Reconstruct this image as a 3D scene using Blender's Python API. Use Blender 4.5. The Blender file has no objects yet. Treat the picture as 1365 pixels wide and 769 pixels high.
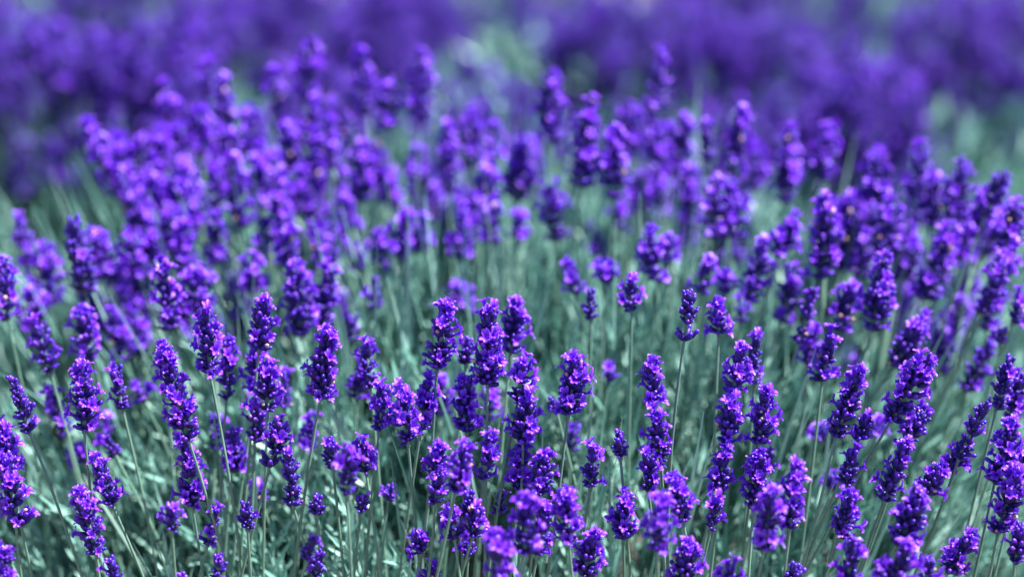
import bpy, math, random
import numpy as np
from mathutils import Vector, Matrix

R = math.radians
rng = np.random.default_rng(11)
random.seed(11)
C = bpy.context.scene.collection
sc = bpy.context.scene

# ------------------------------------------------------------------ camera, sky, sun
PITCH, CAM_H, FOC, W, H = 21.0, 0.92, 1.185, 1365.0, 769.0
HFOV = 24.0
FPX = W / 2 / math.tan(R(HFOV / 2))
cam_d = bpy.data.cameras.new('camera')
cam = bpy.data.objects.new('camera', cam_d); C.objects.link(cam)
cam.location = (0, 0, CAM_H); cam.rotation_euler = (R(90 - PITCH), 0, 0)
cam_d.sensor_width = 36; cam_d.lens = 18 / math.tan(R(HFOV / 2))
cam_d.clip_start = 0.02; cam_d.clip_end = 500
cam_d.dof.use_dof = True; cam_d.dof.focus_distance = FOC; cam_d.dof.aperture_fstop = 3.3
sc.camera = cam

SUN_EL, SUN_AZ = 60.0, 82.0        # azimuth measured from +Y (away from the camera) towards +X
wd = bpy.data.worlds.new('World'); sc.world = wd; wd.use_nodes = True
nt = wd.node_tree; bg = nt.nodes['Background']
sky = nt.nodes.new('ShaderNodeTexSky'); sky.sky_type = 'NISHITA'; sky.sun_disc = False
sky.sun_elevation = R(SUN_EL); sky.sun_rotation = R(SUN_AZ)
nt.links.new(sky.outputs[0], bg.inputs[0]); bg.inputs[1].default_value = 0.05
sl = bpy.data.lights.new('sun', 'SUN'); sl.energy = 5.0; sl.angle = R(0.5); sl.color = (1, 0.97, 0.93)
so = bpy.data.objects.new('sun', sl); C.objects.link(so)
sd = Vector((math.sin(R(SUN_AZ)) * math.cos(R(SUN_EL)), math.cos(R(SUN_AZ)) * math.cos(R(SUN_EL)), math.sin(R(SUN_EL))))
so.rotation_euler = sd.to_track_quat('Z', 'Y').to_euler(); so.location = (0, 0, 5)
vs = sc.view_settings
vs.view_transform = 'Standard'; vs.look = 'None'; vs.gamma = 1; vs.use_curve_mapping = False
vs.exposure = 1.9
sc.cycles.use_denoising = True
sc.cycles.max_bounces = 6; sc.cycles.transmission_bounces = 4; sc.cycles.diffuse_bounces = 4

cp, sp_ = math.cos(R(PITCH)), math.sin(R(PITCH))
def at(px, py, d):
    u = (px - W / 2) / FPX; v = -(py - H / 2) / FPX
    return Vector((u * d, d * (cp + v * sp_), CAM_H + d * (-sp_ + v * cp)))

# ------------------------------------------------------------------ materials
def new_mat(name):
    m = bpy.data.materials.new(name); m.use_nodes = True
    return m, m.node_tree.nodes, m.node_tree.links

def plant_mat(name, stops, rough=0.5, transl=0.0, tcol=None, noise=600, spec=0.4, nmix=0.5, coord='Object', sheen=0.0):
    """colour from the per-piece attribute 'tone' mixed with a fine noise, through a ramp"""
    m, N, L = new_mat(name)
    b = N['Principled BSDF']
    a = N.new('ShaderNodeAttribute'); a.attribute_name = 'tone'
    tc = N.new('ShaderNodeTexCoord')
    nz = N.new('ShaderNodeTexNoise'); nz.inputs['Scale'].default_value = noise; nz.inputs['Detail'].default_value = 3
    L.new(tc.outputs[coord], nz.inputs['Vector'])
    mx = N.new('ShaderNodeMix'); mx.data_type = 'FLOAT'; mx.inputs[0].default_value = nmix
    L.new(a.outputs['Fac'], mx.inputs[2]); L.new(nz.outputs['Fac'], mx.inputs[3])
    rp = N.new('ShaderNodeValToRGB'); e = rp.color_ramp.elements
    e[0].position, e[0].color = stops[0][0], (*stops[0][1], 1)
    e[1].position, e[1].color = stops[-1][0], (*stops[-1][1], 1)
    for p, c in stops[1:-1]:
        q = e.new(p); q.color = (*c, 1)
    L.new(mx.outputs[0], rp.inputs[0]); L.new(rp.outputs[0], b.inputs['Base Color'])
    b.inputs['Roughness'].default_value = rough; b.inputs['Specular IOR Level'].default_value = spec
    if sheen:
        b.inputs['Sheen Weight'].default_value = sheen; b.inputs['Sheen Roughness'].default_value = 0.4
    if transl:
        t = N.new('ShaderNodeBsdfTranslucent'); s = N.new('ShaderNodeMixShader'); s.inputs[0].default_value = transl
        if tcol:
            t.inputs[0].default_value = (*tcol, 1)
        else:
            L.new(rp.outputs[0], t.inputs[0])
        L.new(b.outputs[0], s.inputs[1]); L.new(t.outputs[0], s.inputs[2])
        L.new(s.outputs[0], N['Material Output'].inputs[0])
    return m

M_CALYX = plant_mat('calyx', [(0.15, (0.008, 0.003, 0.050)), (0.5, (0.016, 0.004, 0.14)), (0.85, (0.045, 0.011, 0.28))], 0.5, noise=500, spec=0.35, sheen=0.06)
M_BUD = plant_mat('bud', [(0.15, (0.020, 0.002, 0.21)), (0.5, (0.078, 0.006, 0.50)), (0.72, (0.22, 0.035, 0.72)), (0.92, (0.48, 0.32, 0.96))], 0.36, 0.12, noise=400, spec=0.5)  # palest stop is a highlight on the bud beads, put into the colour
M_PETAL = plant_mat('petal', [(0.15, (0.070, 0.005, 0.40)), (0.45, (0.170, 0.014, 0.70)), (0.64, (0.31, 0.085, 0.90)), (0.84, (0.64, 0.57, 1.0))], 0.45, 0.30, noise=300, spec=0.4)  # pale end of the ramp paints lilac-white highlights onto the violet petals
M_DRY = plant_mat('withered', [(0.2, (0.22, 0.10, 0.12)), (0.8, (0.62, 0.42, 0.36))], 0.7, noise=300)
M_STEM = plant_mat('stem', [(0.15, (0.055, 0.13, 0.095)), (0.85, (0.18, 0.31, 0.23))], 0.5, noise=250, spec=0.4)
M_LEAF = plant_mat('leaf', [(0.15, (0.026, 0.095, 0.075)), (0.5, (0.155, 0.345, 0.295)), (0.85, (0.42, 0.60, 0.54))], 0.45, 0.08, noise=90, spec=0.5, nmix=0.25)
M_WOOD = plant_mat('bark', [(0.2, (0.06, 0.045, 0.04)), (0.8, (0.18, 0.14, 0.12))], 0.9, noise=120)

def soil_mat():
    m, N, L = new_mat('soil'); b = N['Principled BSDF']
    tc = N.new('ShaderNodeTexCoord')
    n1 = N.new('ShaderNodeTexNoise'); n1.inputs['Scale'].default_value = 3.5; n1.inputs['Detail'].default_value = 10
    n2 = N.new('ShaderNodeTexVoronoi'); n2.inputs['Scale'].default_value = 90
    L.new(tc.outputs['Object'], n1.inputs['Vector']); L.new(tc.outputs['Object'], n2.inputs['Vector'])
    rp = N.new('ShaderNodeValToRGB'); e = rp.color_ramp.elements
    e[0].position, e[0].color = 0.3, (0.06, 0.05, 0.045, 1); e[1].position, e[1].color = 0.75, (0.22, 0.19, 0.165, 1)
    L.new(n1.outputs['Fac'], rp.inputs[0]); L.new(rp.outputs[0], b.inputs['Base Color'])
    b.inputs['Roughness'].default_value = 0.95
    ad = N.new('ShaderNodeMath'); ad.operation = 'ADD'
    L.new(n1.outputs['Fac'], ad.inputs[0]); L.new(n2.outputs['Distance'], ad.inputs[1])
    bp = N.new('ShaderNodeBump'); bp.inputs['Strength'].default_value = 0.8; bp.inputs['Distance'].default_value = 0.01
    L.new(ad.outputs[0], bp.inputs['Height']); L.new(bp.outputs[0], b.inputs['Normal'])
    return m
M_SOIL = soil_mat()

# ------------------------------------------------------------------ mesh helpers
class Acc:
    """collects numpy pieces (verts, faces, tone per vertex, material index per face)"""
    def __init__(s): s.v, s.f3, s.f4, s.t, s.m3, s.m4, s.n = [], [], [], [], [], [], 0
    def add(s, v, f3=None, f4=None, tone=0.5, mat=0):
        v = np.asarray(v, np.float32)
        if f3 is not None and len(f3):
            s.f3.append(np.asarray(f3, np.int64) + s.n); s.m3.append(np.broadcast_to(np.asarray(mat if np.ndim(mat) == 0 else mat[0]), (len(f3),)))
        if f4 is not None and len(f4):
            s.f4.append(np.asarray(f4, np.int64) + s.n); s.m4.append(np.broadcast_to(np.asarray(mat if np.ndim(mat) == 0 else mat[1]), (len(f4),)))
        s.t.append(np.broadcast_to(np.asarray(tone, np.float32), (len(v),))); s.v.append(v); s.n += len(v)
    def mesh(s, name, mats, smooth=True):
        me = bpy.data.meshes.new(name)
        v = np.concatenate(s.v)
        f3 = np.concatenate(s.f3) if s.f3 else np.zeros((0, 3), np.int64)
        f4 = np.concatenate(s.f4) if s.f4 else np.zeros((0, 4), np.int64)
        mi = np.concatenate([*(s.m3), *(s.m4)]) if (s.m3 or s.m4) else np.zeros(0)
        loops = np.concatenate([f3.ravel(), f4.ravel()]).astype(np.int32)
        tot = np.concatenate([np.full(len(f3), 3), np.full(len(f4), 4)]).astype(np.int32)
        start = np.concatenate([[0], np.cumsum(tot)[:-1]]).astype(np.int32)
        me.vertices.add(len(v)); me.vertices.foreach_set('co', v.ravel())
        me.loops.add(len(loops)); me.loops.foreach_set('vertex_index', loops)
        me.polygons.add(len(tot)); me.polygons.foreach_set('loop_start', start)
        me.polygons.foreach_set('material_index', mi.astype(np.int32))
        me.polygons.foreach_set('use_smooth', np.full(len(tot), smooth))
        a = me.attributes.new('tone', 'FLOAT', 'POINT'); a.data.foreach_set('value', np.concatenate(s.t).astype(np.float32))
        me.update(calc_edges=True); me.validate()
        for m in mats: me.materials.append(m)
        return me

def link(name, me, parent=None):
    o = bpy.data.objects.new(name, me); C.objects.link(o)
    if parent: o.parent = parent
    return o

def frames(dirs, up=None):
    """rotation matrices (n,3,3) whose third column is dirs"""
    z = dirs / np.linalg.norm(dirs, axis=1, keepdims=True)
    ref = np.tile(np.array([0.0, 0, 1]) if up is None else up, (len(z), 1))
    ref = np.where(np.abs((z * ref).sum(1, keepdims=True)) > 0.97, np.array([[1.0, 0.13, 0]]), ref)
    x = np.cross(ref, z); x /= np.linalg.norm(x, axis=1, keepdims=True)
    y = np.cross(z, x)
    return np.stack([x, y, z], axis=2)

def lathe(profile, sides, rib=0.0):
    """closed little body of revolution: returns verts, tris, quads, ring count"""
    v, f3, f4 = [], [], []
    for (r, z) in profile[:-1]:
        for k in range(sides):
            a = 2 * math.pi * k / sides
            rr = r * (1 + rib * (1 if k % 2 else -1))
            v.append((rr * math.cos(a), rr * math.sin(a), z))
    n = len(profile) - 1
    for i in range(n - 1):
        for k in range(sides):
            f4.append((i * sides + k, i * sides + (k + 1) % sides, (i + 1) * sides + (k + 1) % sides, (i + 1) * sides + k))
    v.append((0, 0, profile[-1][1]))
    for k in range(sides): f3.append(((n - 1) * sides + k, (n - 1) * sides + (k + 1) % sides, len(v) - 1))
    return np.array(v, np.float32), np.array(f3), np.array(f4)

CAL_HI = lathe([(0.10, 0), (0.19, 0.10), (0.245, 0.36), (0.24, 0.62), (0.19, 0.80), (0.12, 0.90), (0, 0.93)], 8, 0.07)
CAL_LO = lathe([(0.12, 0), (0.24, 0.30), (0.22, 0.70), (0, 0.93)], 6)
BUD_HI = lathe([(0.10, 0.78), (0.155, 0.88), (0.185, 1.0), (0.165, 1.13), (0.09, 1.22), (0, 1.24)], 7)
BUD_LO = lathe([(0.12, 0.78), (0.19, 0.98), (0.12, 1.18), (0, 1.24)], 5)

def tube(path, radii, sides=6, phase=0.0):
    P = np.asarray(path, float); n = len(P)
    T = np.gradient(P, axis=0); Fm = frames(T, up=np.array([0.31, 0.2, 0.05]))
    v = []
    for k in range(sides):
        a = 2 * math.pi * k / sides + phase
        v.append(P + (Fm[:, :, 0] * math.cos(a) + Fm[:, :, 1] * math.sin(a)) * np.asarray(radii)[:, None])
    V = np.stack(v, 1).reshape(-1, 3)
    f = [(i * sides + k, i * sides + (k + 1) % sides, (i + 1) * sides + (k + 1) % sides, (i + 1) * sides + k) for i in range(n - 1) for k in range(sides)]
    return V, np.array(f)

# an open lavender blossom: a short tube with two upper and three lower lobes; axis +Z, upper lip towards +Y
def blossom_piece(r, hi=True):
    acc = Acc()
    tv, tf = tube([(0, 0, -0.15), (0, 0, 0.25), (0, 0, 0.62)], [0.11, 0.14, 0.21], 7 if hi else 5)
    acc.add(tv, None, tf, 0.25)
    nu, nv = (5, 5) if hi else (3, 3)
    for (ang, ln, wdt, flare) in ((68, 0.62, 0.42, 0.65), (112, 0.62, 0.42, 0.65), (-90, 0.58, 0.40, 0.95), (-28, 0.46, 0.36, 0.9), (208, 0.46, 0.36, 0.9)):
        a = R(ang + r.uniform(-9, 9)); ln *= r.uniform(0.85, 1.15); fl = flare + r.uniform(-0.2, 0.25)
        rad = np.array([math.cos(a), math.sin(a), 0]); tan = np.array([-math.sin(a), math.cos(a), 0]); zz = np.array([0, 0, 1.0])
        V, T = [], []
        for i in range(nu):
            s = i / (nu - 1)
            th = fl * s * 1.25
            c = rad * (0.14 + ln * math.sin(th) / max(fl * 1.25, .2)) + zz * (0.58 + ln * s * math.cos(th) * 0.75)
            half = wdt * 0.5 * math.sin(math.pi * (0.22 + 0.72 * s)) ** 0.7
            for j in range(nv):
                q = 2 * j / (nv - 1) - 1
                V.append(c + tan * half * q + zz * (0.10 * q * q - 0.05) + rad * r.uniform(-0.025, 0.025))
                T.append(0.30 + 0.5 * s + r.uniform(-0.08, 0.08))
        f = [(i * nv + j, i * nv + j + 1, (i + 1) * nv + j + 1, (i + 1) * nv + j) for i in range(nu - 1) for j in range(nv - 1)]
        acc.add(V, None, f, T)
    return acc
_br = random.Random(5)
BLO = [blossom_piece(_br) for _ in range(6)]
BLO_LO = [blossom_piece(_br, False) for _ in range(3)]
BLO_ME = [b.mesh('blossom', [M_PETAL]) for b in BLO]
BLO_LO_A = [(np.concatenate(b.v), np.concatenate(b.f4 and [x for x in b.f4]), np.concatenate(b.t)) for b in BLO_LO]

def put_many(acc, tpl, Rm, pos, scale, tone, mat):
    """adds len(pos) transformed copies of a template (verts, tris, quads)"""
    v, f3, f4 = tpl; n = len(pos)
    if n == 0: return
    V = np.einsum('nij,vj->nvi', Rm, v) * scale[:, None, None] + pos[:, None, :]
    off = (np.arange(n) * len(v))[:, None, None]
    acc.add(V.reshape(-1, 3), (f3[None] + off).reshape(-1, 3), (f4[None] + off).reshape(-1, 4), np.repeat(tone, len(v)), mat)

def head_geometry(L, wid, openness, hi, r, gap=None):
    """a lavender spike along +Z from 0 to L; returns (calyx accumulator, list of open blossom sites)"""
    acc = Acc()
    n = max(3, int(round(L / 0.0044)))
    zs, prof = [], []
    for i in range(n):
        s = i / (n - 1)
        zs.append(0.0015 + (L - 0.008) * (s ** 0.92) + r.normal(0, 0.0004))
        prof.append((0.80 + 0.25 * math.sin(math.pi * min(1, s * 1.25 + 0.1))) * (1 - 0.42 * max(0, s - 0.62) / 0.38) * r.uniform(0.80, 1.16))
    if n > 5 and r.random() < 0.55:            # a bare gap between two whorls
        g = int(r.integers(1, max(2, n // 2))); prof[g] *= 0.55; zs[g] -= 0.001
    lop = r.uniform(0, 6.28); la = r.uniform(0.05, 0.2)
    pos, dirs, size = [], [], []
    wob = r.uniform(0, 6.28); wa = r.uniform(0, 0.0016)
    axis = lambda z: np.array([math.cos(wob), math.sin(wob), 0]) * wa * math.sin(3.0 * z / L)
    for i in range(n):
        s = i / (n - 1)
        k = int(round((12 if hi else 10.5) - 4.0 * s)); ph = r.uniform(0, 6.28)
        for j in range(k):
            a = ph + 2 * math.pi * (j + r.uniform(-0.28, 0.28)) / k
            reach = wid * 0.5 * prof[i] * (1 + la * math.cos(a - lop - 4 * s)) * r.uniform(0.86, 1.14)
            if r.random() < 0.06: continue
            el = R(24 + 44 * s ** 1.5 + r.normal(0, 9))
            d = np.array([math.cos(a) * math.cos(el), math.sin(a) * math.cos(el), math.sin(el)])
            ln = (reach / max(0.45, math.cos(el))) / 1.2
            ln = min(max(ln, 0.0036), 0.0060 if hi else 0.0074) * r.uniform(0.85, 1.12)
            base = axis(zs[i]) + np.array([0, 0, zs[i] + r.normal(0, 0.0007)]) + d * max(0.0, reach - 1.2 * ln * math.cos(el)) * 0.8
            pos.append(base); dirs.append(d); size.append(ln)
    for q in range(3):   # crowning tuft
        a = q * 2.1 + wob
        d = np.array([0.3 * math.cos(a), 0.3 * math.sin(a), 1.0])
        pos.append(np.array([0, 0, L - 0.0075])); dirs.append(d / np.linalg.norm(d)); size.append(0.0058)
    pos, dirs, size = np.array(pos), np.array(dirs), np.array(size)
    m = len(pos)
    tone = np.clip(r.normal(0.5, 0.22, m), 0, 1)
    Rm = frames(dirs)
    put_many(acc, CAL_HI if hi else CAL_LO, Rm, pos, size, tone, 0)
    roll = r.random(m)
    po = (0.03, 0.20, 0.36)[openness]
    zrel = pos[:, 2] / L
    po_i = po * (0.55 + 0.9 * zrel)                         # blossoms open more towards the tip
    is_open = roll < po_i
    is_dry = (~is_open) & (r.random(m) < (0.0, 0.02, 0.035)[openness])
    is_bud = (~is_open) & (~is_dry) & (r.random(m) < (0.75, 0.85, 0.88)[openness])
    bt = np.clip(r.normal((0.42, 0.5, 0.55)[openness], 0.25, m), 0, 1)
    tb = BUD_HI if hi else BUD_LO
    put_many(acc, tb, Rm[is_bud], pos[is_bud], size[is_bud] * r.uniform(0.88, 1.1, is_bud.sum()), bt[is_bud], 1)
    put_many(acc, tb, Rm[is_dry], pos[is_dry], size[is_dry], bt[is_dry], 2)
    # axis of the spike and the little papery bracts under each whorl
    av, af = tube([axis(z) + np.array([0, 0, z]) for z in np.linspace(-0.001, L - 0.004, 6)], [0.0011] * 5 + [0.0006], 6)
    acc.add(av, None, af, 0.4, 3)
    sites = [(pos[i] + dirs[i] * size[i] * 0.86, dirs[i], size[i] * 0.86) for i in np.nonzero(is_open)[0]]
    return acc, sites

HEAD_MATS = [M_CALYX, M_BUD, M_DRY, M_STEM]

# ------------------------------------------------------------------ ground
def ground_z(x, y):
    t = min(1, max(0, (y - 1.75) / 1.5)); t = t * t * (3 - 2 * t)
    return -0.10 * t + 0.012 * math.sin(3.1 * x + 1.3 * y) + 0.01 * math.sin(5.3 * y - 2 * x)
def make_ground():
    xs = np.concatenate([np.linspace(-60, -4, 15)[:-1], np.linspace(-4, 4, 90), np.linspace(4, 60, 15)[1:]])
    ys = np.concatenate([np.linspace(-30, -1, 10)[:-1], np.linspace(-1, 7, 90), np.linspace(7, 120, 24)[1:]])
    r = random.Random(3)
    v = [(x, y, ground_z(x, y) + (r.uniform(-0.008, 0.008) if abs(x) < 4 and -1 < y < 7 else 0)) for y in ys for x in xs]
    nx = len(xs)
    f = [(j * nx + i, j * nx + i + 1, (j + 1) * nx + i + 1, (j + 1) * nx + i) for j in range(len(ys) - 1) for i in range(nx - 1)]
    a = Acc(); a.add(v, None, f)
    o = link('ground', a.mesh('ground', [M_SOIL])); o['kind'] = 'structure'
make_ground()

# ------------------------------------------------------------------ foliage
def leaf_strip(P, D, N_, ln, wd, bend, seg):
    """a narrow folded leaf: P start, D direction, N_ upper side; returns verts and quads"""
    S = np.cross(D, N_); S /= np.linalg.norm(S) + 1e-9
    V = []
    for i in range(seg + 1):
        s = i / seg
        c = P + D * ln * s + N_ * (bend * ln * s * s)
        h = wd * 0.5 * (0.35 + 0.65 * math.sin(math.pi * min(1, 0.12 + 0.86 * s)) ) if i < seg else wd * 0.08
        V += [c - S * h + N_ * h * 0.55, c, c + S * h + N_ * h * 0.55]
    f = [(i * 3 + j, i * 3 + j + 1, (i + 1) * 3 + j + 1, (i + 1) * 3 + j) for i in range(seg) for j in (0, 1)]
    return np.array(V), np.array(f)

def shoot_template(r, nodes, ln_leaf, wd, seg, length):
    """leafy lavender shoot along +Z"""
    acc = Acc()
    v, f = tube([(0, 0, z) for z in np.linspace(0, length, 4)], [0.0013, 0.0012, 0.001, 0.0006], 4)
    acc.add(v, None, f, 0.35)
    for i in range(nodes):
        s = (i + 0.6) / nodes; z = length * s
        for q in range(2 if i < nodes - 1 else 4):
            a = (i % 2) * math.pi / 2 + q * math.pi * (1 if i < nodes - 1 else 0.5) + r.normal(0, 0.3)
            el = R(38 + 30 * s + r.normal(0, 9))
            D = np.array([math.cos(a) * math.cos(el), math.sin(a) * math.cos(el), math.sin(el)])
            N_ = np.array([-math.cos(a) * math.sin(el), -math.sin(a) * math.sin(el), math.cos(el)])
            l_ = ln_leaf * r.uniform(0.65, 1.1) * (1 - 0.35 * s)
            vv, ff = leaf_strip(np.array([0, 0, z]), D, N_, l_, wd * r.uniform(0.8, 1.15), r.uniform(-0.15, 0.28), seg)
            acc.add(vv, None, ff, float(np.clip(r.normal(0.5, 0.14), 0, 1)))
    return np.concatenate(acc.v), np.concatenate(acc.f4), np.concatenate(acc.t)

def place_shoots(acc, tpls, pos, dirs, scale, tone, r):
    Rm = frames(dirs)
    which = r.integers(0, len(tpls), len(pos)); spin = r.uniform(0, 6.28, len(pos))
    for t, (v, f, tn) in enumerate(tpls):
        ix = np.nonzero(which == t)[0]
        if not len(ix): continue
        c, s = np.cos(spin[ix]), np.sin(spin[ix])
        Z = np.zeros_like(c)
        S = np.stack([np.stack([c, -s, Z], 1), np.stack([s, c, Z], 1), np.stack([Z, Z, Z + 1], 1)], 1)
        V = np.einsum('nij,vj->nvi', Rm[ix] @ S, v) * scale[ix][:, None, None] + pos[ix][:, None, :]
        F = f[None] + (np.arange(len(ix)) * len(v))[:, None, None]
        acc.add(V.reshape(-1, 3), None, F.reshape(-1, 4), np.clip(np.repeat(tone[ix], len(v)) + np.tile(tn, len(ix)) - 0.5, 0, 1))

# the main bush: a broad mound, its shoots fanning out from the woody base
BC = np.array([0.0, 1.42]); BRX, BRY, BRB, BTOP = 0.47, 0.43, 0.29, 0.408
def mound_z(x, y):
    q = ((x - BC[0]) / BRX) ** 2 + ((y - BC[1]) / (BRY if y < BC[1] else BRB)) ** 2
    return BTOP * max(0.0, 1 - q ** 1.9) ** 0.5 if q < 1 else 0.0
HOLES = [(650, 630, 90, 60, 0.13), (545, 650, 45, 40, 0.10), (860, 690, 45, 35, 0.05), (360, 335, 30, 40, 0.08)]

def main_foliage():
    r = np.random.default_rng(21)
    tp = [shoot_template(r, 12, 0.027, 0.0021, 4, 0.075) for _ in range(7)]
    pos, dirs, scale, tone = [], [], [], []
    holes = []
    for (hx, hy, rx, ry, dep) in HOLES:
        for d in np.linspace(1.1, 1.7, 120):
            p = at(hx, hy, d)
            if p.z < mound_z(p.x, p.y): break
        holes.append((p.x, p.y, rx / FPX * d, ry / FPX * d * 2.0, dep))
    clump = [(BC[0] + r.uniform(-BRX, BRX), BC[1] + r.uniform(-BRY, BRB)) for _ in range(230)]
    cx_, cy_ = np.array(clump).T
    while len(pos) < 3600:
        x = BC[0] + r.uniform(-BRX, BRX); y = BC[1] + r.uniform(-BRY, BRB)
        z = mound_z(x, y)
        if z <= 0.02: continue
        near2 = float(np.min((cx_ - x) ** 2 + (cy_ - y) ** 2)) ** 0.5      # shoots stand in tufts with dark gaps between
        if near2 > 0.020 and r.random() < 0.68: continue
        low = 0.0; skip = False
        for (hx, hy, rx, ry, dep) in holes:
            q = ((x - hx) / rx) ** 2 + ((y - hy) / ry) ** 2
            if q < 1:
                low = max(low, dep * (1 - q) ** 0.5)
                if r.random() < 0.92 * (1 - q) ** 0.4: skip = True
        if skip: continue
        z -= abs(r.normal(0, 0.020)) + low + 0.5 * near2
        ox, oy = (x - BC[0]) / BRX, (y - BC[1]) / BRY
        d = np.array([ox * 0.70, oy * 0.50, 1.0]) + r.normal(0, 0.17, 3); d /= np.linalg.norm(d)
        pos.append(np.array([x, y, z]) - d * 0.075); dirs.append(d); scale.append(r.uniform(0.75, 1.3)); tone.append(np.clip(r.normal(0.5, 0.15), 0.1, 0.9))
    # long lax blades standing among the stems
    acc = Acc()
    place_shoots(acc, tp, np.array(pos), np.array(dirs), np.array(scale), np.array(tone), r)
    for _ in range(1300):
        x = BC[0] + r.uniform(-BRX, BRX) * 0.95; y = BC[1] + r.uniform(-BRY, BRB) * 0.95
        z = mound_z(x, y)
        if z < 0.27: continue
        ox, oy = (x - BC[0]) / BRX, (y - BC[1]) / BRY
        d = np.array([ox * 0.62, oy * 0.45, 1.0]) + r.normal(0, 0.12, 3); d /= np.linalg.norm(d)
        nn = np.cross(d, r.normal(0, 1, 3)); nn /= np.linalg.norm(nn)
        v, f = leaf_strip(np.array([x, y, z]) - d * 0.05, d, nn, r.uniform(0.07, 0.14), r.uniform(0.0014, 0.0024), r.uniform(-0.10, 0.10), 4)
        acc.add(v, None, f, float(np.clip(r.normal(0.55, 0.15), 0, 1)))
    return acc
mb = bpy.data.objects.new('lavender_bush', None); C.objects.link(mb); mb.location = (BC[0], BC[1], 0)
mb['label'] = 'large grey green lavender bush in focus whose flower stems fan out to both sides'; mb['category'] = 'lavender bush'
def rel(o, root):
    o.parent = root; o.matrix_parent_inverse = Matrix.Translation(-Vector(root.location))
    return o
rel(link('foliage', main_foliage().mesh('foliage', [M_LEAF])), mb)
def woody(r, n, spread, hgt):
    a = Acc()
    for i in range(n):
        an = r.uniform(0, 6.28); q = r.uniform(0.15, 1) * spread
        e = np.array([math.cos(an) * q, math.sin(an) * q, hgt * r.uniform(0.7, 1) * (1 - 0.55 * (q / spread) ** 2)])
        m_ = e * 0.45 + np.array([0, 0, 0.02]) + r.normal(0, 0.012, 3)
        v, f = tube([np.array([0, 0, -0.03]) + r.normal(0, 0.012, 3), m_ * 0.55, m_ + (e - m_) * 0.3, e], [0.008, 0.006, 0.004, 0.002], 6)
        a.add(v, None, f, r.uniform(0.2, 0.8))
    return a
wo = link('woody_branches', woody(np.random.default_rng(4), 60, 0.33, 0.31).mesh('woody_branches', [M_WOOD]), mb)

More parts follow.
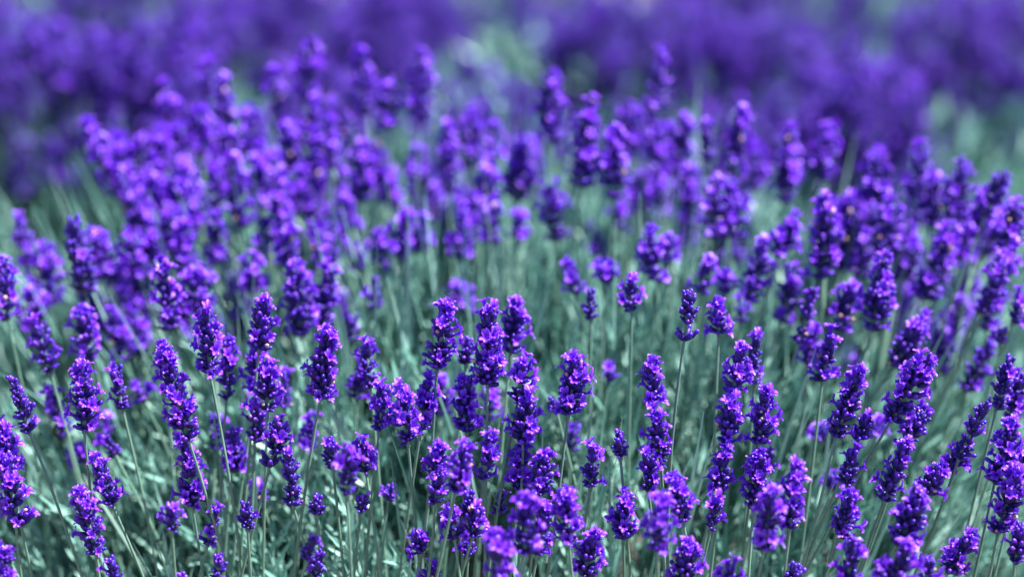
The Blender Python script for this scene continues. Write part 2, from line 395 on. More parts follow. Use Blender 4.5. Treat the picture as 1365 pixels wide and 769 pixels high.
# ------------------------------------------------------------------ the flower stalks of the main bush
TABLE = '''
# sharp and named stalks
650 400 650 515 50 2 0 | tallest dense lavender head at the top of the central front clump
594 397 582 495 46 2 0.01 | broad lavender head on the left shoulder of the central front clump
688 392 680 472 34 2 0.06 | slim head with two tall buds, right behind the tallest central one
612 383 620 425 38 2 0.22 | blurred head peeking out over the left shoulder of the central clump
626 443 621 487 30 0 0.05 | dark closed head wedged between the two tall central front heads
699 474 690 535 34 1 0 | dark upper spike just right of the tallest central head, above a fuller one
704 525 697 590 46 2 0 | full bright head below right of the tallest central head
620 502 622 577 40 2 0.01 | upright head directly below left of the tallest central head
655 515 652 562 26 1 0.10 | soft lavender head half hidden behind the tallest stem of the central clump
590 505 585 555 25 1 0.12 | soft small head just right of the heart shaped trio
507 507 506 574 28 2 0.01 | left lobe of the heart shaped trio of open lavender heads
533 510 544 592 42 2 -0.01 | broad middle head of the heart shaped trio of open lavender heads
571 497 561 572 28 2 0.02 | right lobe of the heart shaped trio of open lavender heads
772 470 757 556 44 2 0 | open lavender head leaning right, alone right of the central clump
735 525 742 548 20 0 0.06 | small dark head tucked left of the lone right leaning open head
790 585 787 651 29 1 0 | upright dark head with a forked tip on a straight bare stem
793 709 779 772 38 2 -0.02 | open head leaning right under the dark fork tipped upright one
826 566 827 611 24 0 0 | small dark closed head standing between the fork tipped head and a stacked pair
866 474 869 543 31 1 0 | pink tipped slender head at the top of a column of three
873 547 881 613 38 2 0 | full bright head in the middle of a column of three
862 596 864 653 29 1 0 | lowest head of the column of three, on a straight thin stem
836 650 831 718 32 2 0 | open head with a loose whorl at its lower left, below the column of three
899 627 911 697 36 2 -0.03 | open head with a side flower sticking out right, leaning left
881 666 876 732 40 2 -0.11 | blurred near head with pale round buds, below the column of three
919 719 908 775 44 2 -0.04 | wide open head cut by the lower edge, its tip forked
916 379 915 433 32 0 0 | neat oval bud head on the tallest bare stem, a loose whorl below it
957 396 958 447 32 2 0.04 | open head on a dark slanting stem just right of the neat oval bud head
988 457 975 523 37 2 0 | topmost head of the leaning column right of the tall bare stem
1011 437 1005 515 26 0 0.05 | closed slender head behind the topmost head of the leaning column
978 519 971 592 38 2 0 | second head from the top of the leaning column, right of the tall bare stem
970 592 959 654 34 2 0 | third head from the top of the leaning column, dark at its base
957 655 948 704 26 1 -0.01 | lowest and smallest head of the leaning column of four
1020 512 1010 592 37 2 0 | open head with pale lips and dark lower whorl, right of the leaning column
1018 598 1004 679 38 2 0 | tall open head below the pale lipped one, on a straight thin stem
1028 593 1023 626 16 1 0.05 | tiny head tip behind the tall open head on a thin stem
1029 652 1018 735 40 2 -0.10 | blurred dark near head in front of the tall open pair
1063 607 1053 705 34 2 -0.04 | pink topped open head with flowers spreading to its right side
1063 745 1050 780 30 0 -0.03 | dark closed head cut by the lower edge under the pink topped head
972 753 972 788 34 2 -0.08 | blurred bright head just showing over the lower edge
438 434 427 531 46 2 0 | forked open head leaning right, alone left of the heart shaped trio
490 447 494 515 28 1 0.05 | soft slender head just above the heart shaped trio
477 491 475 532 28 1 0.09 | blurred stubby head beside the soft slender one above the heart trio
272 410 281 503 43 2 0 | sharp pink edged head on a long clean stem, left of the tall tower
303 446 302 530 33 1 0.05 | darker soft head close behind the sharp pink edged one
352 395 345 467 42 2 0.03 | topmost head of the tall tower of lavender, forked tip
347 455 342 522 42 2 0.05 | second head from the top of the tall tower of lavender
358 480 357 546 42 2 0.02 | bright third head on the right side of the tall tower of lavender
342 525 340 588 38 1 0.04 | lowest head of the tall tower of lavender
379 498 380 546 24 1 0.10 | soft narrow head behind the right side of the tall tower
378 556 365 602 42 1 0 | open head on a thin upright stem with one stray flower below it
381 588 391 675 31 0 0 | long closed bead like head leaning left beside the stray flower stem
327 661 330 705 26 0 -0.01 | small neat closed head between two long slanting bare stems
423 655 424 686 20 0 0 | tiny dark closed head on a bare stem below the clustered trio of heads
440 576 444 626 29 1 0.01 | left head of the clustered trio, mostly buds
482 583 488 629 36 2 0.01 | right head of the clustered trio, pale petals on its side
462 590 462 660 35 1 -0.09 | blurred near middle head of the clustered trio on a straight stem
486 653 481 682 23 0 0 | very dark round head on a short stem under the clustered trio
523 641 518 667 16 0 0.05 | tiny blurred dark head over the brown earth gap
420 708 408 750 24 0 -0.07 | pale bluish near bud head above a smaller darker one
428 729 420 770 17 0 -0.03 | thin two tiered bud head at the lower edge beside the pale bluish one
292 733 289 774 26 0 -0.03 | pale bluish closed head cut by the lower edge near the long stem
240 757 240 792 26 0 -0.02 | bluish bud tip only just rising over the lower edge
215 452 251 584 46 2 0 | longest and fattest lavender head, leaning left with pale flowers
248 585 257 677 37 2 0.02 | open head with spaced whorls just under the longest fattest one
226 664 229 707 28 1 -0.06 | soft rounded head on a thick short stem below the spaced whorls
289 670 277 726 24 1 0.03 | soft violet head behind a bare slanting stem, leaning right
312 567 309 628 36 2 0.06 | soft wide head low between the long stem and the tall tower
106 475 112 575 40 1 0 | tall dark head with a petal sticking out right, left of the longest head
14 492 40 577 30 0 0 | narrow dark head leaning left on a long dark slanting stem
128 606 151 675 37 2 0 | open head leaning left with pale crown, right of a dark slanting stem
104 647 129 740 38 2 -0.01 | long open head leaning left with cream dried flowers in its middle
143 737 163 786 26 0 -0.01 | closed bud head just under the long cream flecked one
7 560 14 630 40 2 0.0 | upper head of the big pair cut by the left edge
5 602 28 700 46 2 0 | lower head of the big pair cut by the left edge, whorl splayed right
155 479 164 548 28 0 0.04 | slim closed head with a cream fleck, right of the tall dark head
50 432 68 498 36 1 0.08 | soft head with magenta lights standing above the narrow dark leaning one
112 415 118 480 42 2 0.10 | blurred bright head directly above the tall dark one
65 520 88 582 30 1 0.11 | blurred head with one big violet flower, low between two dark heads
586 591 578 634 28 2 0 | pale tipped open head at the upper left of the front dark clump
593 622 581 671 31 0 -0.03 | bud head with blue glints in the front dark clump
622 585 607 657 34 1 -0.07 | soft near head leaning right in the front dark clump
655 573 643 642 24 1 0 | thin head with a pale tip right of the front dark clump, beside a stem
627 648 618 690 30 0 -0.01 | bluish bud head in the middle of the lowest front clump
599 668 606 719 34 1 -0.02 | dark head at the left of the lowest front clump
640 670 630 716 34 2 -0.02 | bright open head at the right of the lowest front clump
628 716 624 742 20 0 0 | small dark head hanging under the lowest front clump
700 586 690 656 29 2 0.01 | head with a tall pale tip left of the spreading open one
731 598 716 661 38 2 0 | spreading open head leaning right over a dark gap
671 649 662 684 20 0 0.02 | small dark bud head alone in the dark gap
706 667 699 737 46 2 -0.11 | big blurred near head with bright violet crown under the dark gap
727 664 716 740 30 1 -0.01 | sharper head just behind the big blurred near one
660 714 668 785 42 2 -0.12 | blurred near head at the lower edge left of the big blurred one
750 650 758 723 36 2 -0.06 | soft head with cream flecks right of the big blurred near one
764 568 759 602 15 1 0.10 | small blurred head half behind a bare stem over pale foliage
575 749 577 776 15 1 0.0 | tiny violet flower head low at the edge among stems
553 705 563 737 30 2 0.01 | sparse head of two or three flowers beside a curved dark leaf
1150 480 1114 583 40 2 0 | long curved head with a bright open crown, leaning right
1160 546 1143 587 32 0 0 | short dark head at the foot of the long curved one
1142 592 1129 647 31 0 0 | oval bud head below the short dark one, on a slanting stem
1141 653 1120 717 36 2 -0.02 | open head with a bright double crown under the oval bud head
1238 468 1187 562 56 2 0 | big dark headed clump with pale ruffled crown, leaning right
1232 535 1206 600 40 1 0.02 | dark head under the big ruffled one
1210 583 1178 668 36 1 0 | long dark head with one big open flower at its top
1320 530 1278 612 34 0 0 | dark tapering bud head high on a dark slanting stem
1290 585 1262 632 38 2 0.01 | open middle part head below the tapering bud head
1255 620 1232 658 36 2 0 | dark head with pale flowers at its side, lowest on the slanting stem
1226 645 1200 726 46 2 -0.06 | blurred near head with a pale flower at its top
1212 727 1180 785 50 2 -0.10 | wide blurred near head at the lower edge
1243 743 1230 790 30 1 -0.08 | blurred head tip at the lower edge beside the wide blurred one
1138 722 1128 785 42 1 -0.08 | blurred dark head with one upright flower at the lower edge
1302 705 1262 764 42 2 -0.01 | comb shaped head leaning far right above the lower edge
1352 556 1326 642 42 2 0 | upper dark head of the mass cut by the right edge
1356 618 1330 712 46 2 -0.01 | lower bright head of the mass cut by the right edge
1362 692 1353 750 34 0 -0.02 | dark bud head low at the right edge
1350 466 1328 546 34 0 0.03 | tall dark bud head at the right edge above the tapering slanted one
1364 490 1345 562 30 2 0.05 | soft open head behind the tall dark bud head at the right edge
1372 590 1350 668 32 1 0.02 | dark head half outside the right edge
1107 436 1096 509 34 1 0.04 | loose dark head with pale tip standing above the long curved head
843 365 842 416 31 1 0.06 | short head on a soft upright stem in the hollow of the bush
787 384 788 428 20 0 0.08 | narrow closed head without open flowers beside a long straight stem
882 65 872 152 31 1 0.32 | lone head rising highest above the far rim of the bush
735 100 736 192 42 1 0.30 | tall head with a tiny round tip on a pale straight stem
787 140 775 252 42 1 0.22 | long head with white specks on a long pale straight stem
822 172 818 268 40 2 0.22 | head with broad white flowers on its right side near the rim
563 70 560 166 38 1 0.34 | tall narrow head with a bushy tip, highest of those near the middle rim
415 58 408 138 38 2 0.36 | tall head with a round knob on top and dark core at the rim
480 68 490 158 30 1 0.38 | narrow head between the knob topped head and the bushy tipped one
117 165 148 238 27 2 0.30 | thin head leaning left with two round flowers at its tip
98 292 114 389 44 0 0.14 | beaded head with grey buds and pale cream base on a pale stem
1345 230 1312 291 33 0 0.16 | dark head of two tiers leaning right on a long thin stem
1183 350 1163 441 54 1 0.10 | fat head with sparkling pale buds over a thick pair of stems
1268 305 1228 402 42 1 0.16 | long head leaning right with rosy lights and a pale flower at its foot
1340 345 1310 419 36 1 0.12 | tapering head on a long slanting stem near the right edge
1230 428 1190 492 48 2 0.10 | wide soft head leaning right over the ruffled crown
1322 453 1288 522 34 0 0.14 | blurred dark closed head leaning right above pale ground
1336 435 1334 461 15 0 0.10 | tiny dark tuft head beside the tapering one at the right edge
# unlabelled: described by look and zone
185 515 195 538 24 1 0.12
139 551 143 576 12 1 0.14
140 577 155 609 20 1 0.08
104 595 112 617 12 2 0.12
3 728 14 749 18 1 0.05
0 756 6 775 20 1 0.05
345 650 350 671 20 1 0.08
417 556 414 596 20 1 0.08
285 548 288 598 24 0 0.10
150 420 168 482 38 1 0.18
178 412 186 475 36 1 0.20
213 350 225 442 38 1 0.10
255 365 262 420 36 2 0.14
0 350 10 428 36 1 0.10
40 392 48 440 42 2 0.20
470 417 470 457 20 0 0.14
392 358 402 452 42 1 0.12
436 355 430 437 38 1 0.14
500 365 496 418 22 0 0.16
1056 367 1040 430 40 1 0.16
1085 383 1064 459 36 1 0.10
1085 440 1077 488 24 2 0.12
1130 385 1118 442 36 1 0.12
1255 440 1250 480 34 1 0.16
1366 393 1350 432 30 1 0.10
1285 400 1266 450 30 2 0.22
1270 452 1257 502 26 1 0.22
1245 380 1240 402 34 2 0.24
1172 560 1168 580 16 1 0.10
1113 630 1108 650 14 1 0.08
1098 570 1094 588 14 1 0.10
813 493 812 505 10 1 0.12
988 400 987 432 18 1 0.14
22 295 42 352 34 1 0.24
62 335 63 407 48 2 0.22
133 312 140 374 38 2 0.20
172 315 186 367 38 2 0.20
187 185 186 252 40 1 0.30
224 110 230 202 34 1 0.34
248 210 246 262 34 2 0.28
165 235 177 307 30 0 0.28
228 280 216 334 44 1 0.24
200 300 204 350 36 1 0.22
235 245 230 290 40 2 0.28
262 253 258 312 34 2 0.26
242 300 247 367 36 1 0.20
205 240 200 290 38 1 0.28
165 385 166 405 16 1 0.20
313 215 320 307 42 1 0.26
293 232 290 285 34 1 0.28
297 110 305 222 46 1 0.34 | broad tall bumpy head crowning the left part of the far rim
285 278 288 352 30 1 0.22
374 235 370 322 37 1 0.24
388 310 385 360 27 1 0.18
352 288 350 342 30 0 0.24
424 285 425 342 26 0 0.26
485 195 484 270 46 1 0.30 | fat blurred head over pale stems, under the narrow rim head
415 212 418 258 32 2 0.34
450 222 453 262 30 2 0.34
538 281 533 347 30 1 0.22
512 310 505 352 36 1 0.22
518 348 517 364 14 1 0.22
475 328 478 362 27 1 0.24
520 232 525 284 30 2 0.32
450 292 455 340 15 1 0.28
270 362 275 402 30 1 0.16
415 372 412 420 24 1 0.18
363 97 365 152 27 2 0.38
384 168 384 228 38 1 0.33
415 133 420 202 34 1 0.34
438 162 442 228 36 2 0.32
520 115 520 172 46 1 0.34
450 135 452 182 30 1 0.38
277 80 276 142 30 1 0.37
598 173 597 258 34 1 0.32
630 157 632 224 48 1 0.34 | wide rounded blurred head at the middle of the far rim
660 168 655 218 32 2 0.36
690 203 690 267 46 2 0.32
648 228 645 274 38 2 0.28
617 293 616 345 36 1 0.23 | rosy lit blurred head over pale stems, left of a stubby crowd
630 262 630 300 36 1 0.25
657 275 654 327 32 2 0.24
690 286 692 324 28 1 0.28
738 252 740 322 46 1 0.25
565 293 556 337 34 2 0.23
790 293 795 352 28 1 0.34
761 353 766 391 22 1 0.14
810 353 808 380 28 2 0.14
838 143 843 208 38 1 0.38
873 163 880 238 34 1 0.32
878 238 883 280 28 1 0.32
912 163 905 242 36 1 0.33
920 230 922 302 42 2 0.33
918 303 915 345 26 1 0.33
945 158 942 232 25 0 0.28
990 152 976 238 34 2 0.26
950 245 952 320 40 1 0.20
972 253 975 317 42 2 0.21
1058 175 1043 270 37 1 0.26 | blurred head with a dark core leaning right, alone before plain violet blur
1105 170 1088 240 42 2 0.30
868 313 876 377 38 1 0.15
892 318 886 352 24 2 0.17
944 346 935 392 30 1 0.14
966 365 962 397 22 1 0.16
1052 294 1038 342 34 2 0.16
1017 328 1000 402 38 1 0.15
978 325 970 365 40 1 0.36
1098 270 1096 372 44 1 0.14 | long thick head with many pale beads right of a leaning pair
825 272 826 305 20 2 0.30
1170 210 1168 272 48 2 0.24
1166 273 1160 312 34 0 0.22
1187 278 1178 342 44 1 0.18
1137 262 1124 362 42 2 0.24
1230 202 1218 264 38 1 0.24
1285 224 1270 292 46 1 0.22
1245 238 1240 302 46 1 0.25
1290 308 1280 347 30 2 0.22
1360 278 1335 334 44 1 0.14
1350 330 1326 378 32 1 0.13
1292 358 1280 412 36 2 0.26
1155 318 1148 372 40 1 0.20
150 212 160 264 32 2 0.30
330 148 335 207 38 2 0.33
345 215 350 277 36 2 0.28
270 148 272 207 36 2 0.33
180 260 188 307 36 2 0.26
400 228 402 287 32 2 0.31
560 198 560 255 32 2 0.36
300 170 305 225 34 1 0.30
240 165 246 215 34 1 0.32
210 175 214 232 36 2 0.31
460 265 462 312 32 1 0.28
1200 298 1192 352 40 1 0.20
1330 390 1314 442 34 2 0.18
1215 320 1205 372 36 2 0.22
855 230 856 285 34 2 0.36
895 175 893 228 32 2 0.38
505 200 506 255 36 1 0.34
340 345 338 392 32 1 0.18
'''
rows = []
for line in TABLE.strip().splitlines():
    if line.startswith('#') or not line.strip(): continue
    num, _, lab = line.partition('|')
    q = [float(x) for x in num.split()]
    rows.append(dict(xt=q[0], yt=q[1], xb=q[2], yb=q[3], w=q[4], st=int(q[5]), dd=q[6], lab=lab.strip()))

ORD = 'first second third fourth fifth sixth seventh eighth'.split()
LANDMARK = {(882, 65): 'the lone highest head', (735, 100): 'the tall round tipped head', (787, 140): 'the long white specked head',
    (822, 172): 'the broad white flowered head', (563, 70): 'the tall bushy tipped head', (415, 58): 'the knob topped tall head',
    (480, 68): 'the narrow rim head', (117, 165): 'the thin rim head leaning left', (98, 292): 'the cream based beaded head',
    (1345, 230): 'the dark two tiered head', (1183, 350): 'the fat sparkling head', (1268, 305): 'the long rosy leaning head',
    (843, 365): 'the short head in the hollow', (272, 410): 'the sharp pink edged head', (215, 452): 'the longest fattest head',
    (352, 395): 'the tall tower of heads', (1107, 436): 'the loose pale tipped head', (438, 434): 'the lone forked head',
    (106, 475): 'the tall dark left head', (1230, 428): 'the wide soft leaning head', (916, 379): 'the neat oval bud head',
    (630, 157): 'the wide rounded rim head', (1058, 175): 'the lone dark cored head', (297, 110): 'the broad bumpy rim head',
    (617, 293): 'the rosy lit head', (485, 195): 'the fat head over pale stems', (1098, 270): 'the long thick beaded head'}
mid = lambda r: ((r['xt'] + r['xb']) / 2, (r['yt'] + r['yb']) / 2)
marks = [(mid(r), LANDMARK[(int(r['xt']), int(r['yt']))]) for r in rows if (int(r['xt']), int(r['yt'])) in LANDMARK]
OCT = ['right of', 'below and right of', 'below', 'below and left of', 'left of', 'above and left of', 'above', 'above and right of']
near = {}
for r in rows:
    if r['lab']: continue
    x, y = mid(r)
    (mx_, my_), nm = min(marks, key=lambda m: math.hypot(m[0][0] - x, m[0][1] - y))
    o = int(round(math.atan2(y - my_, x - mx_) / (math.pi / 4))) % 8
    near.setdefault((nm, o), []).append((math.hypot(x - mx_, y - my_), r))
for (nm, o), rs in near.items():
    rs.sort(key=lambda t: t[0])
    for k, (dist, r) in enumerate(rs):
        L = math.hypot(r['xt'] - r['xb'], r['yt'] - r['yb'])
        shape = 'tiny' if L < 32 else ('stubby' if L / r['w'] < 1.5 else ('slender' if L / r['w'] > 2.3 else 'plump'))
        how = ['', 'second '][k] if k < 2 else ORD[k] + ' '
        if len(rs) > 1 and k == 0: how = 'nearest '
        r['lab'] = '%s%s %s head %s %s' % (how, shape, ('dark closed', 'violet half open', 'bright open')[r['st']], OCT[o], nm)
WHORL = {(916, 379): [(913, 455, 22)], (378, 556): [(357, 627, 12)], (836, 650): [(826, 708, 14)], (978, 519): [], (957, 655): [],
         (1345, 230): [], (5, 602): [(38, 694, 30)], (523, 641): []}

def make_stalk(row, idx):
    r = np.random.default_rng(1000 + idx)
    d = FOC + (min(row['dd'], 0.2) + 0.78 * max(0, row['dd'] - 0.2) if row['dd'] > 0 else row['dd'] * 0.65)
    Pb0 = at(row['xb'], row['yb'], d)
    # the radial fan: rear stalks lean away from the camera, front ones towards it
    tilt = 0.40 * (Pb0.y - BC[1]) / BRY
    Lpx = math.hypot(row['xt'] - row['xb'], row['yt'] - row['yb'])
    L0 = Lpx * d / FPX
    Pt = at(row['xt'], row['yt'], d + tilt * L0)
    ax = (Pt - Pb0); L = ax.length * (0.91 if abs(row['dd']) < 0.075 else 1.0); ax.normalize()
    # a flared width in the picture also holds the blur: take it back
    blur = FPX * (cam_d.lens / cam_d.dof.aperture_fstop / 1000) * abs(d - FOC) / (d * FOC)
    wpx = max(row['w'] * 0.72, row['w'] - 0.22 * blur) * (1.03 if row['dd'] > 0.11 else 0.84)
    wid = max(0.0075, wpx * d / FPX)
    hi = abs(row['dd']) < 0.075
    root = bpy.data.objects.new('lavender_stalk', None); C.objects.link(root)
    lean = Vector((ax.x * 0.85, ax.y * 0.6, ax.z)).normalized()
    Ls = 0.23
    foot = Pb0 - ax * (Ls * 0.35) - lean * (Ls * 0.65)
    root.location = foot; root.empty_display_size = 0.01
    root['label'] = row['lab']; root['category'] = 'lavender'
    root['group'] = 'lavender flower stalks of the front bush'
    # stem
    bow = Vector((r.normal(0, 0.004), r.normal(0, 0.004), 0))
    q = Pb0 - ax * (Ls * 0.42)
    pts = []
    for i in range(11):
        t = i / 10
        p = foot * (1 - t) ** 2 + q * 2 * t * (1 - t) + Pb0 * t * t + bow * math.sin(math.pi * t)
        pts.append(p - foot)
    rad = 0.00080 if hi else 0.00078
    a = Acc()
    v, f = tube([tuple(p) for p in pts], np.linspace(rad * 1.2, rad * 0.85, 11), 8 if hi else 5)
    a.add(v, None, f, float(np.clip(r.normal(0.5, 0.18), 0.1, 0.9)))
    link('stem', a.mesh('stem', [M_STEM]), root)
    # head
    acc, sites = head_geometry(L, wid, row['st'], hi, r)
    rot = Vector((0, 0, 1)).rotation_difference(ax).to_matrix().to_4x4() @ Matrix.Rotation(r.uniform(0, 6.28), 4, 'Z')
    Mh = Matrix.Translation(Pb0 - foot) @ rot
    if not hi:
        for (p, dv, s) in sites:
            bv, bf, bt = BLO_LO_A[r.integers(0, 3)]
            z = Vector(dv); Rm = np.array(z.to_track_quat('Z', 'Y').to_matrix())
            acc.add((bv * (0.0060 * r.uniform(0.8, 1.15))) @ Rm.T + p, None, bf, np.clip(bt + r.normal(0, 0.1), 0, 1), 4)
        h = link('flower_head', acc.mesh('flower_head', HEAD_MATS + [M_PETAL]), root); h.matrix_basis = Mh
    else:
        h = link('flower_head', acc.mesh('flower_head', HEAD_MATS), root); h.matrix_basis = Mh
        for (p, dv, s) in sites:
            o = bpy.data.objects.new('blossom', BLO_ME[r.integers(0, 6)]); C.objects.link(o); o.parent = h
            z = Vector(dv)
            o.matrix_basis = Matrix.Translation(Vector(p)) @ z.to_track_quat('Z', 'Y').to_matrix().to_4x4() @ Matrix.Rotation(r.normal(0, 0.5), 4, 'Z') @ Matrix.Scale(0.0050 * r.uniform(0.75, 1.25), 4)
    # loose whorls lower on the stem
    for (px, py, w) in WHORL.get((row['xt'], row['yt']), []):
        t = min(1, max(0, 1 - (at(px, py, d) - Pb0).length / Ls))
        p = Vector(pts[int(t * 10)]) * (1 - (t * 10) % 1) + Vector(pts[min(10, int(t * 10) + 1)]) * ((t * 10) % 1)
        target = at(px, py, d) - foot
        wa = Acc(); n = 5
        ds, ps, sz = [], [], []
        near_i = min(range(40), key=lambda m: (Vector(pts[10]).lerp(Vector(pts[5]), m / 39) - target).length)
        p = Vector(pts[10]).lerp(Vector(pts[5]), near_i / 39); side = target - p
        if side.length < 0.0065: side = Vector((0, 0, 0))
        for j in range(n):
            an = 2 * math.pi * j / n + r.uniform(-.3, .3)
            dv = np.array([math.cos(an) * 0.8, math.sin(an) * 0.8, 0.75])
            if side.length > 0.003: dv = dv * 0.45 + np.array(side.normalized()) * 0.9 + np.array([0, 0, 0.25])
            ds.append(dv / np.linalg.norm(dv)); ps.append(np.array(p) + ds[-1] * 0.001); sz.append(0.0062 * r.uniform(.9, 1.15))
        ds, ps, sz = np.array(ds), np.array(ps), np.array(sz)
        put_many(wa, CAL_HI, frames(ds), ps, sz, np.full(n, 0.6), 0); put_many(wa, BUD_HI, frames(ds), ps, sz, np.full(n, 0.5), 1)
        wo_ = link('whorl', wa.mesh('whorl', HEAD_MATS), root)
        if side.length > 0.003:
            o = bpy.data.objects.new('blossom', BLO_ME[1]); C.objects.link(o); o.parent = wo_
            o.matrix_basis = Matrix.Translation(Vector(ps[0] + ds[0] * sz[0] * 0.9)) @ Vector(ds[0]).to_track_quat('Z', 'Y').to_matrix().to_4x4() @ Matrix.Scale(0.008, 4)
for i, r_ in enumerate(rows): make_stalk(r_, i)

# past the three hundred single stalks: the crowd of flower stalks packed among and behind them
def crowd():
    r = np.random.default_rng(77); acc = Acc(); done = []
    for (x0, x1, y0, y1, d0, d1, n) in ((120, 480, 160, 300, 0.27, 0.38, 14), (60, 470, 300, 410, 0.20, 0.30, 18), (500, 720, 190, 300, 0.34, 0.44, 14), (860, 1010, 190, 300, 0.34, 0.44, 16), (1100, 1345, 235, 430, 0.22, 0.34, 26)):
        for _ in range(n):
            x, y = r.uniform(x0, x1), r.uniform(y0, y1)
            d = FOC + d0 + (d1 - d0) * r.random()
            lean = (x - 660) / 660 * 0.45 + r.normal(0, 0.12); ln = r.uniform(48, 74)
            Pb = at(x - lean * ln, y + ln, d); Pt = at(x, y, d + 0.25 * ln * d / FPX)
            ax = Pt - Pb; L = ax.length; ax.normalize()
            g, sites = head_geometry(L, r.uniform(0.013, 0.018), int(r.integers(1, 3)), False, r)
            Rm = np.array(Vector((0, 0, 1)).rotation_difference(ax).to_matrix()); P0 = np.array(Pb)
            base = acc.n
            V = np.concatenate(g.v) @ Rm.T + P0
            acc.v.append(V.astype(np.float32)); acc.t += g.t; acc.n += len(V)
            acc.f3 += [q + base for q in g.f3]; acc.f4 += [q + base for q in g.f4]; acc.m3 += g.m3; acc.m4 += g.m4
            for (p, dv, s) in sites:
                bv, bf, bt = BLO_LO_A[r.integers(0, 3)]
                M_ = np.array(Vector(dv).to_track_quat('Z', 'Y').to_matrix())
                acc.add((bv * 0.006) @ M_.T @ Rm.T + Rm @ p + P0, None, bf, bt, 4)
            foot = P0 - np.array(ax) * 0.09 + np.array([0, 0, -0.12])
            tv, tf = tube([foot, P0 - np.array(ax) * 0.08, P0 - np.array(ax) * 0.03, P0], [0.001] * 4, 5)
            acc.add(tv, None, tf, float(np.clip(r.normal(0.6, 0.15), 0, 1)), 3)
    o = link('lavender_stalks', acc.mesh('lavender_stalks', HEAD_MATS + [M_PETAL])); o['kind'] = 'stuff'
    o['label'] = 'dense blurred crowd of violet lavender stalks packed behind the single ones'
crowd()

# ------------------------------------------------------------------ the bushes beyond
def far_bush(px, crest, d, rad, clumps, label, seed):
    """a bush whose foliage crest stands at depth d; its flower stalks grow in loose clumps"""
    r = np.random.default_rng(seed)
    top = at(px, crest, d); gz = ground_z(top.x, top.y)
    base = np.array([top.x, top.y, gz]); zf = top.z - gz
    tp = [shoot_template(r, 6, 0.036, 0.0044, 2, 0.08) for _ in range(4)]
    pos, dirs, sc_, tn = [], [], [], []
    for _ in range(560):
        a = r.uniform(0, 6.28); q = math.sqrt(r.random())
        z = zf * max(0, 1 - q ** 2.6) ** 0.55
        dv = np.array([math.cos(a) * q * 1.1, math.sin(a) * q * 1.1, 1.0]) + r.normal(0, 0.18, 3); dv /= np.linalg.norm(dv)
        pos.append(np.array([math.cos(a) * q * rad, math.sin(a) * q * rad, z - abs(r.normal(0, .02))]) - dv * 0.05)
        dirs.append(dv); sc_.append(r.uniform(0.9, 1.5)); tn.append(np.clip(r.normal(.36, .13), .1, .9))
    fol = Acc(); place_shoots(fol, tp, np.array(pos), np.array(dirs), np.array(sc_), np.array(tn), r)
    st, hd = Acc(), Acc()
    for (cx, cy, cr, n_) in clumps:
        for _ in range(int(n_ * 1.7)):
            a = r.uniform(0, 6.28); q = math.sqrt(r.random())
            tip = np.array(at(cx + cr * q * math.cos(a), cy + cr * 0.8 * q * math.sin(a), d + r.uniform(-0.55, 0.55) * rad)) - base
            b = np.array([tip[0] * 0.55, tip[1] * 0.55, zf * 0.45])
            dv = tip - b; dv /= np.linalg.norm(dv)
            L = r.uniform(0.032, 0.055); e = tip - dv * L
            v, f = tube([b, (b + e) / 2 + r.normal(0, .004, 3), e], [0.0011, 0.001, 0.0009], 4)
            st.add(v, None, f, float(np.clip(r.normal(.5, .15), 0, 1)))
            n = 30; s = r.random(n); an = r.uniform(0, 6.28, n); rr = 0.0062 * (1 - 0.45 * s) * r.uniform(0.85, 1.25)
            Fm = frames(dv[None])[0]
            out = Fm[:, 0][None] * np.cos(an)[:, None] + Fm[:, 1][None] * np.sin(an)[:, None]
            P = e + dv * (s * L)[:, None] + out * (rr * 0.5)[:, None]; D = out * 0.8 + dv
            put_many(hd, CAL_LO, frames(D), P, r.uniform(0.006, 0.008, n), np.clip(r.normal(.4, .2, n), 0, 1), 0)
            put_many(hd, BUD_LO, frames(D), P, r.uniform(0.0075, 0.0100, n), np.clip(r.normal(.30, .16, n), 0, 1), 1)
            k = int(r.integers(2, 5))
            for _k in range(k):
                w = int(r.integers(0, n)); bv, bf, bt = BLO_LO_A[_k % 3]
                Rm = np.array(Vector(D[w]).to_track_quat('Z', 'Y').to_matrix())
                hd.add((bv * 0.0062) @ Rm.T + P[w] + D[w] / np.linalg.norm(D[w]) * 0.007, None, bf, bt, 4)
    o = bpy.data.objects.new('lavender_bush', None); C.objects.link(o); o.location = base
    o['label'] = label; o['category'] = 'lavender bush'; o['group'] = 'blurred lavender bushes beyond the front bush'
    link('foliage', fol.mesh('foliage', [M_LEAF]), o)
    q = link('stems', st.mesh('stems', [M_STEM]), o); q['kind'] = 'stuff'
    q = link('flower_heads', hd.mesh('flower_heads', HEAD_MATS + [M_PETAL]), o); q['kind'] = 'stuff'
    link('woody_branches', woody(r, 24, rad * 0.75, zf * 0.8).mesh('woody_branches', [M_WOOD]), o)
    return o
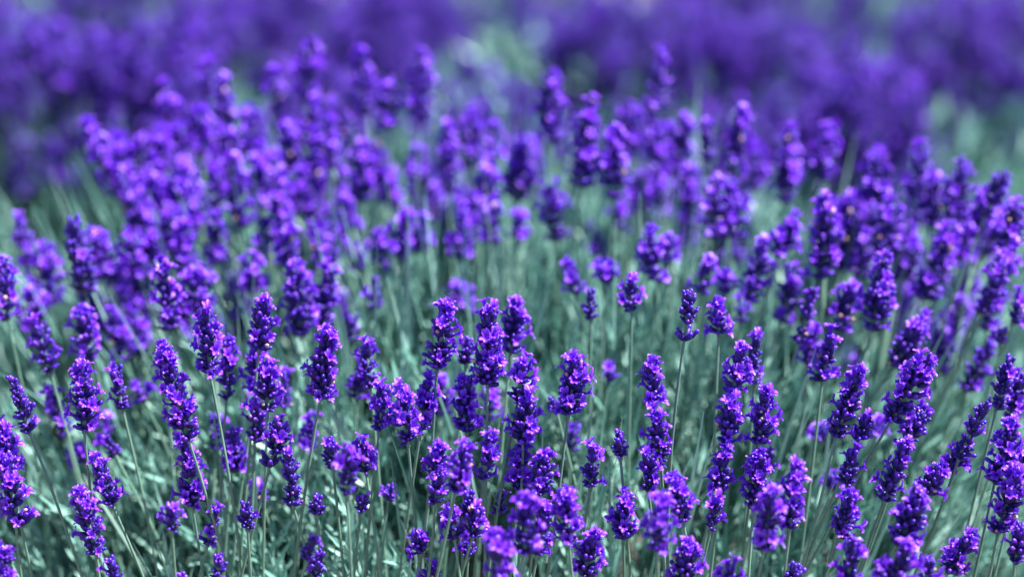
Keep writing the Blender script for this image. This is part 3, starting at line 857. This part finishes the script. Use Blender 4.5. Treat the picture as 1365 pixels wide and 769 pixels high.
# pixel x, crest row, depth, radius, flower clumps (pixel x, y, radius, stalks), label
BUSHES = [
    (70, 205, 2.10, 0.30, [(25, 60, 70, 24), (85, 95, 70, 26), (165, 80, 60, 20), (50, 185, 50, 12), (165, 170, 70, 22), (245, 140, 60, 18), (110, 235, 14, 3), (240, 60, 60, 16), (20, 230, 20, 5), (250, 220, 60, 14), (-60, 110, 70, 18)], 'deep violet bush close behind the left end of the front bush'),
    (390, 150, 2.6, 0.26, [(335, 25, 60, 18), (430, 40, 90, 36), (510, 20, 60, 18), (400, 110, 90, 26), (290, 35, 50, 12), (500, 90, 70, 22), (560, 130, 50, 8), (330, 130, 50, 12)], 'blurred violet bush behind the knob topped tall head'),
    (640, 125, 2.9, 0.24, [(590, 45, 50, 16), (500, 110, 60, 14), (640, 180, 80, 18), (680, 130, 40, 7), (560, 10, 50, 14), (530, 70, 50, 14), (590, 110, 40, 8), (720, 60, 40, 8), (650, 80, 110, 24), (610, 150, 60, 10)], 'mostly pale green bush in the gap at the top middle'),
    (620, 260, 1.95, 0.22, [(540, 170, 80, 13), (690, 175, 70, 10), (410, 140, 80, 16), (640, 220, 90, 18), (620, 110, 70, 8), (860, 190, 80, 14), (970, 180, 60, 10)], 'sparse violet bush right behind the middle of the front bush'),
    (850, 125, 2.5, 0.28, [(770, 55, 60, 18), (850, 50, 90, 34), (935, 60, 80, 30), (1000, 50, 60, 18), (800, 130, 80, 26), (780, 180, 60, 16), (910, 130, 60, 14), (870, 200, 60, 14), (990, 130, 50, 12), (950, 200, 50, 12), (1060, 60, 60, 14), (930, 100, 90, 10)], 'violet bush straight behind the lone highest head'),
    (1110, 265, 2.2, 0.28, [(1045, 165, 55, 18), (1110, 200, 80, 32), (1150, 150, 80, 30), (1190, 210, 60, 20), (1010, 240, 60, 18), (1110, 95, 60, 14), (1060, 270, 70, 18), (1180, 110, 50, 14), (1130, 260, 50, 12), (1215, 260, 50, 10), (980, 190, 40, 8)], 'broad violet bush close behind the right half of the front bush'),
    (1310, 140, 2.6, 0.26, [(1260, 40, 70, 24), (1340, 40, 60, 20), (1355, 120, 40, 8), (1215, 100, 55, 14), (1400, 80, 60, 14), (1270, 195, 20, 2), (1230, 160, 40, 8), (1360, 200, 30, 8), (1290, 85, 60, 16), (1340, 170, 40, 8), (1240, 230, 40, 8), (1300, 150, 70, 10)], 'green fronted bush with violet top at the upper right corner'),
    (180, 40, 3.2, 0.32, [(60, -20, 90, 30), (190, 0, 90, 30), (300, 10, 80, 30), (120, 20, 80, 24), (380, 0, 60, 20)], 'far bush over the deep violet one on the left'),
    (620, 30, 3.5, 0.32, [(540, -10, 70, 24), (640, -10, 80, 14), (740, 5, 80, 26), (450, 0, 70, 24), (690, 40, 40, 8)], 'far bush peeking over the pale green gap'),
    (1080, 40, 3.3, 0.32, [(960, -10, 90, 30), (1080, 10, 90, 32), (1190, 0, 90, 30), (1010, 30, 80, 24), (1130, 50, 80, 22), (900, 10, 60, 18)], 'far bush over the broad violet one on the right'),
    (1400, 20, 3.5, 0.32, [(1300, -10, 90, 30), (1420, 0, 90, 30)], 'farthest bush in the upper right corner'),
    (-120, 30, 3.4, 0.32, [(-60, 0, 90, 26), (-180, 0, 90, 26)], 'far bush just past the upper left corner'),
]
for i, (px, cr, d, rad, cl, lab) in enumerate(BUSHES): far_bush(px, cr, d, rad, cl, lab, 60 + i)
